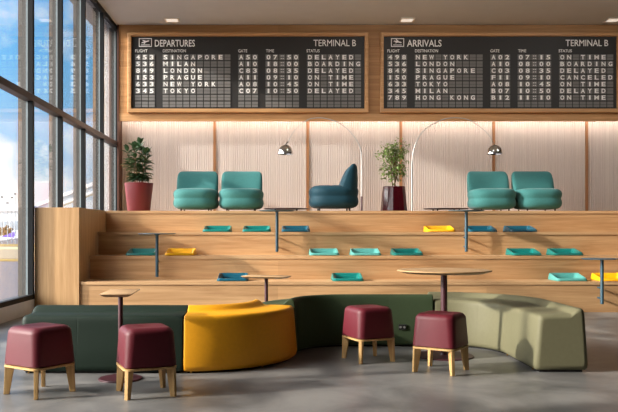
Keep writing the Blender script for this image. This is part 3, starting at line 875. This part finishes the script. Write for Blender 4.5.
# aircraft with purple tail
def aircraft():
    Y = 420.0; k = Y / F
    X = WX(-4, Y)
    t = thing('aircraft', 'white airliner with a purple tail parked on the apron outside', 'aircraft', (X, Y, ZG))
    m = MB(); rings = []
    for (x, r_, zc) in ((-19, .25, 2.6), (-18, 1.0, 2.6), (-16, 1.6, 2.7), (-12, 1.9, 2.8), (6, 1.9, 2.8), (10, 1.5, 3.1), (14, .8, 3.5), (16, .3, 3.8)):
        rings.append([(x, r_ * math.cos(2 * PI * j / 20), zc + r_ * math.sin(2 * PI * j / 20)) for j in range(20)])
    m.loft(rings); m.build('fuselage', M['hull'], t, smooth=50)
    m = MB()
    prof = [(6.6, 0.2, .5), (14.6, 5.6, .12)]
    m.loft([[(1.5, -.22, 3.6), (14.0, -.22, 3.6), (14.0, .22, 4.0), (1.5, .22, 4.0)], [(13.2, -.1, 8.8), (16.6, -.1, 8.8), (16.6, .1, 8.8), (13.2, .1, 8.8)]])
    m.build('tail_fin', M['purple'], t, smooth=None, label='purple tail fin')
    for sy in (-1, 1):
        MB().loft([[(-4, sy * 1.6, 2.0), (1.5, sy * 1.6, 2.0), (1.5, sy * 1.6, 2.4), (-4, sy * 1.6, 2.4)], [(2.5, sy * 15, 3.0), (4.2, sy * 15, 3.0), (4.2, sy * 15, 3.15), (2.5, sy * 15, 3.15)]]).build('wing', M['hull'], t, smooth=None)
        MB().loft([[(11, sy * .8, 3.5), (14, sy * .8, 3.5), (14, sy * .8, 3.7), (11, sy * .8, 3.7)], [(14, sy * 5.5, 3.9), (15.2, sy * 5.5, 3.9), (15.2, sy * 5.5, 4.0), (14, sy * 5.5, 4.0)]]).build('tailplane', M['purple'], t, smooth=None)
        e = MB(); e.loft([[(x, sy * 5.2 + r_ * math.cos(2 * PI * j / 16), 1.5 + r_ * math.sin(2 * PI * j / 16)) for j in range(16)] for x, r_ in ((-4.6, .8), (-4, .95), (-2, .9), (-.6, .55))])
        e.build('engine', M['hull'], t)
    for (x, y) in ((-14, 0), (0, -2), (0, 2)):
        MB().tube([(x, y, 0), (x, y, 1.6)], .35, 10).build('landing_gear', M['dark'], t)
    t.scale = (.68, .68, .68)
    return t
aircraft()

# airport buildings
def terminal():
    Y = 760.0
    xa, xb = WX(-60, Y), WX(24, Y)
    t = thing('terminal_building', 'long white airport building with a curved roof in the distance', 'building', ((xa + xb) / 2, Y, ZG))
    hw = (xb - xa) / 2; H = WZ(211, Y) - ZG
    MB().box(-hw, hw, 0, 40, 0, H).build('wall', M['bright_white'], t, smooth=None)
    m = MB(); ra = []; n = 20
    prof = [(-hw - 3 + (2 * hw + 6) * i / n, H + (WZ(203, Y) - WZ(211, Y)) * math.sin(PI * (.25 + .5 * i / n))) for i in range(n + 1)]
    lo = [(-hw - 3, H - .2), (hw + 3, H - .2)]
    poly = prof + lo[::-1]
    m.loft([[(a, -2, b) for a, b in poly], [(a, 42, b) for a, b in poly]]); m.build('roof', M['hull'], t, smooth=30)
    for i in range(14):
        x = -hw + 3 + i * (2 * hw - 6) / 14
        MB().box(x, x + (2 * hw - 6) / 14 * .7, -.3, .1, H * .3, H * .62).build('window', M['window_band'], t, smooth=None)
terminal()
def jet_bridge():
    Y = 200.0
    a = (WX(40, Y), WZ(212, Y)); b = (WX(110, Y), WZ(185.5, Y))
    t = thing('boarding_bridge', 'white sloping boarding bridge seen through the farther windows', 'boarding bridge', (a[0], Y, ZG))
    dx, dz0, dz1 = b[0] - a[0], a[1] - ZG, b[1] - ZG
    def slab(z0, z1, y0, y1, nm, mat):
        MB().loft([[(0, y0, dz0 + z0), (0, y1, dz0 + z0), (0, y1, dz0 + z1), (0, y0, dz0 + z1)], [(dx, y0, dz1 + z0), (dx, y1, dz1 + z0), (dx, y1, dz1 + z1), (dx, y0, dz1 + z1)]]).build(nm, mat, t, smooth=None)
    slab(1.4, 2.3, -2, 2, 'roof', M['hull'])
    slab(.0, 1.4, -1.7, 1.7, 'glazed_side', M['window_band'])
    slab(-.6, .0, -2, 2, 'floor_deck', M['hull'])
    for x in (2.0, dx - 2):
        z = dz0 + (dz1 - dz0) * x / dx - .6
        MB().tube([(x, 0, 0), (x, 0, z)], .4, 12).build('support_column', M['hull'], t)
jet_bridge()
for i, (px, py, Y, lab) in enumerate(((2.0, 197, 380, 'tall apron light pole outside, left edge of the view'), (7.6, 203, 365, 'short apron light pole outside, second from the left'),
                                      (11.8, 197.5, 400, 'apron light pole outside, third from the left'), (15.2, 194, 390, 'tallest apron light pole outside, right beside the window post'))):
    h = WZ(py, Y) - ZG
    t = thing('light_pole', lab, 'light pole', (WX(px, Y), Y, ZG), group='apron light poles')
    MB().tube([(0, 0, 0), (0, 0, h)], [.22, .12], 8).build('pole', M['window_band'], t)
    MB().box(-.55, .55, -.3, .3, h - .3, h + .35).build('lamp_head', M['dark'], t, smooth=None, bevel=.05)
rt = random.Random(3)
for i in range(6):
    Y = 560 + 22 * ((i * 5) % 6); px = -6 + i * 3.2
    h = rt.uniform(10, 13)
    t = thing('tree', 'bushy brown tree in the row behind the parked aircraft outside', 'tree', (WX(px, Y), Y, ZG), group='trees beyond the apron')
    MB().tube([(0, 0, 0), (0, 0, h * .5)], [.35, .2], 7).build('trunk', M['stem'], t)
    m = MB()
    for q in range(9):
        c = (rt.uniform(-1.3, 1.3), rt.uniform(-1.3, 1.3), h * rt.uniform(.35, .82)); R = rt.uniform(.9, 1.7)
        m.lathe([(R * math.sin(PI * j / 7) * rt.uniform(.85, 1.1) + .01, -R * math.cos(PI * j / 7)) for j in range(8)], c, 10)
    m.build('crown', M['tree'], t, smooth=30)

# ------------------------------------------------------------------ sky, sun, camera
def world():
    w = bpy.data.worlds.new('sky'); S.world = w; w.use_nodes = True
    nt = w.node_tree; nt.nodes.clear(); L = nt.links.new
    out = nt.nodes.new('ShaderNodeOutputWorld'); bg = nt.nodes.new('ShaderNodeBackground')
    tc = nt.nodes.new('ShaderNodeTexCoord')
    sx = nt.nodes.new('ShaderNodeSeparateXYZ'); L(tc.outputs['Generated'], sx.inputs[0])
    r = nt.nodes.new('ShaderNodeValToRGB')
    e = r.color_ramp.elements
    e[0].position = 0.0; e[0].color = rgb(176, 204, 226)
    e[1].position = 0.42; e[1].color = rgb(66, 146, 224)
    q = e.new(.10); q.color = rgb(150, 196, 232)
    q = e.new(.24); q.color = rgb(104, 184, 240)
    L(sx.outputs['Z'], r.inputs['Fac'])
    mp = nt.nodes.new('ShaderNodeMapping'); mp.inputs['Scale'].default_value = (1, 1, 1.5)
    mp.inputs['Location'].default_value = SKY_LOC
    L(tc.outputs['Generated'], mp.inputs['Vector'])
    n = nt.nodes.new('ShaderNodeTexNoise'); n.inputs['Scale'].default_value = 5.0; n.inputs['Detail'].default_value = 9; n.inputs['Roughness'].default_value = .56
    L(mp.outputs['Vector'], n.inputs['Vector'])
    # more cloud low down
    mr = nt.nodes.new('ShaderNodeMapRange'); mr.inputs['From Min'].default_value = 0.0; mr.inputs['From Max'].default_value = .30
    mr.inputs['To Min'].default_value = .13; mr.inputs['To Max'].default_value = 0.0
    L(sx.outputs['Z'], mr.inputs['Value'])
    ad = nt.nodes.new('ShaderNodeMath'); ad.operation = 'ADD'; L(n.outputs['Fac'], ad.inputs[0]); L(mr.outputs['Result'], ad.inputs[1])
    cr = nt.nodes.new('ShaderNodeValToRGB'); cr.color_ramp.elements[0].position = .50; cr.color_ramp.elements[1].position = .66
    L(ad.outputs[0], cr.inputs['Fac'])
    mx = nt.nodes.new('ShaderNodeMix'); mx.data_type = 'RGBA'
    L(cr.outputs['Color'], mx.inputs['Factor']); L(r.outputs['Color'], mx.inputs[6]); mx.inputs[7].default_value = (1.0, 1.0, 1.0, 1)
    nv = nt.nodes.new('ShaderNodeVectorMath'); nv.operation = 'NORMALIZE'; L(tc.outputs['Generated'], nv.inputs[0])
    dp = nt.nodes.new('ShaderNodeVectorMath'); dp.operation = 'DOT_PRODUCT'; L(nv.outputs[0], dp.inputs[0]); dp.inputs[1].default_value = Vector((-1, -.27, .40)).normalized()
    mxx = nt.nodes.new('ShaderNodeMath'); mxx.operation = 'MAXIMUM'; mxx.inputs[1].default_value = 0.0; L(dp.outputs['Value'], mxx.inputs[0])
    pw = nt.nodes.new('ShaderNodeMath'); pw.operation = 'POWER'; pw.inputs[1].default_value = 3.0; L(mxx.outputs[0], pw.inputs[0])
    gs = nt.nodes.new('ShaderNodeVectorMath'); gs.operation = 'SCALE'; gs.inputs[0].default_value = (GLOW, GLOW * .93, GLOW * .84); L(pw.outputs[0], gs.inputs['Scale'])
    sm = nt.nodes.new('ShaderNodeVectorMath'); sm.operation = 'ADD'; L(mx.outputs[2], sm.inputs[0]); L(gs.outputs[0], sm.inputs[1])
    L(sm.outputs[0], bg.inputs['Color']); bg.inputs['Strength'].default_value = SKY
    L(bg.outputs[0], out.inputs['Surface'])
GLOW = 7.4; SKY_LOC = (0.3, 0.1, 0.0); SKY = 2.7
world()
sun = bpy.data.lights.new('sun', 'SUN'); sun.energy = 11.0; sun.angle = math.radians(2); sun.color = (1.0, .92, .82)
so = bpy.data.objects.new('sun', sun); COL.objects.link(so)
so.rotation_euler = Vector((-1, -.27, .40)).to_track_quat('Z', 'Y').to_euler()
so.location = (-20, 0, 20)

cam = bpy.data.cameras.new('camera'); co = bpy.data.objects.new('camera', cam); COL.objects.link(co)
co.location = (0, 0, EYE); co.rotation_euler = (PI / 2, 0, 0)
cam.sensor_width = 36; cam.sensor_fit = 'HORIZONTAL'; cam.lens = F / 618 * 36
cam.shift_x = (309 - CX) / 618; cam.shift_y = (CY - 206) / 618
cam.clip_start = .05; cam.clip_end = 6000
S.camera = co
S.view_settings.view_transform = 'Standard'; S.view_settings.look = 'None'
S.view_settings.exposure = -0.62; S.view_settings.gamma = 1.0; S.view_settings.use_curve_mapping = False
S.cycles.use_denoising = True
S.cycles.max_bounces = 10; S.cycles.diffuse_bounces = 5; S.cycles.glossy_bounces = 5; S.cycles.transparent_max_bounces = 16
S.cycles.caustics_reflective = False; S.cycles.caustics_refractive = False
S.cycles.sample_clamp_indirect = 6.0
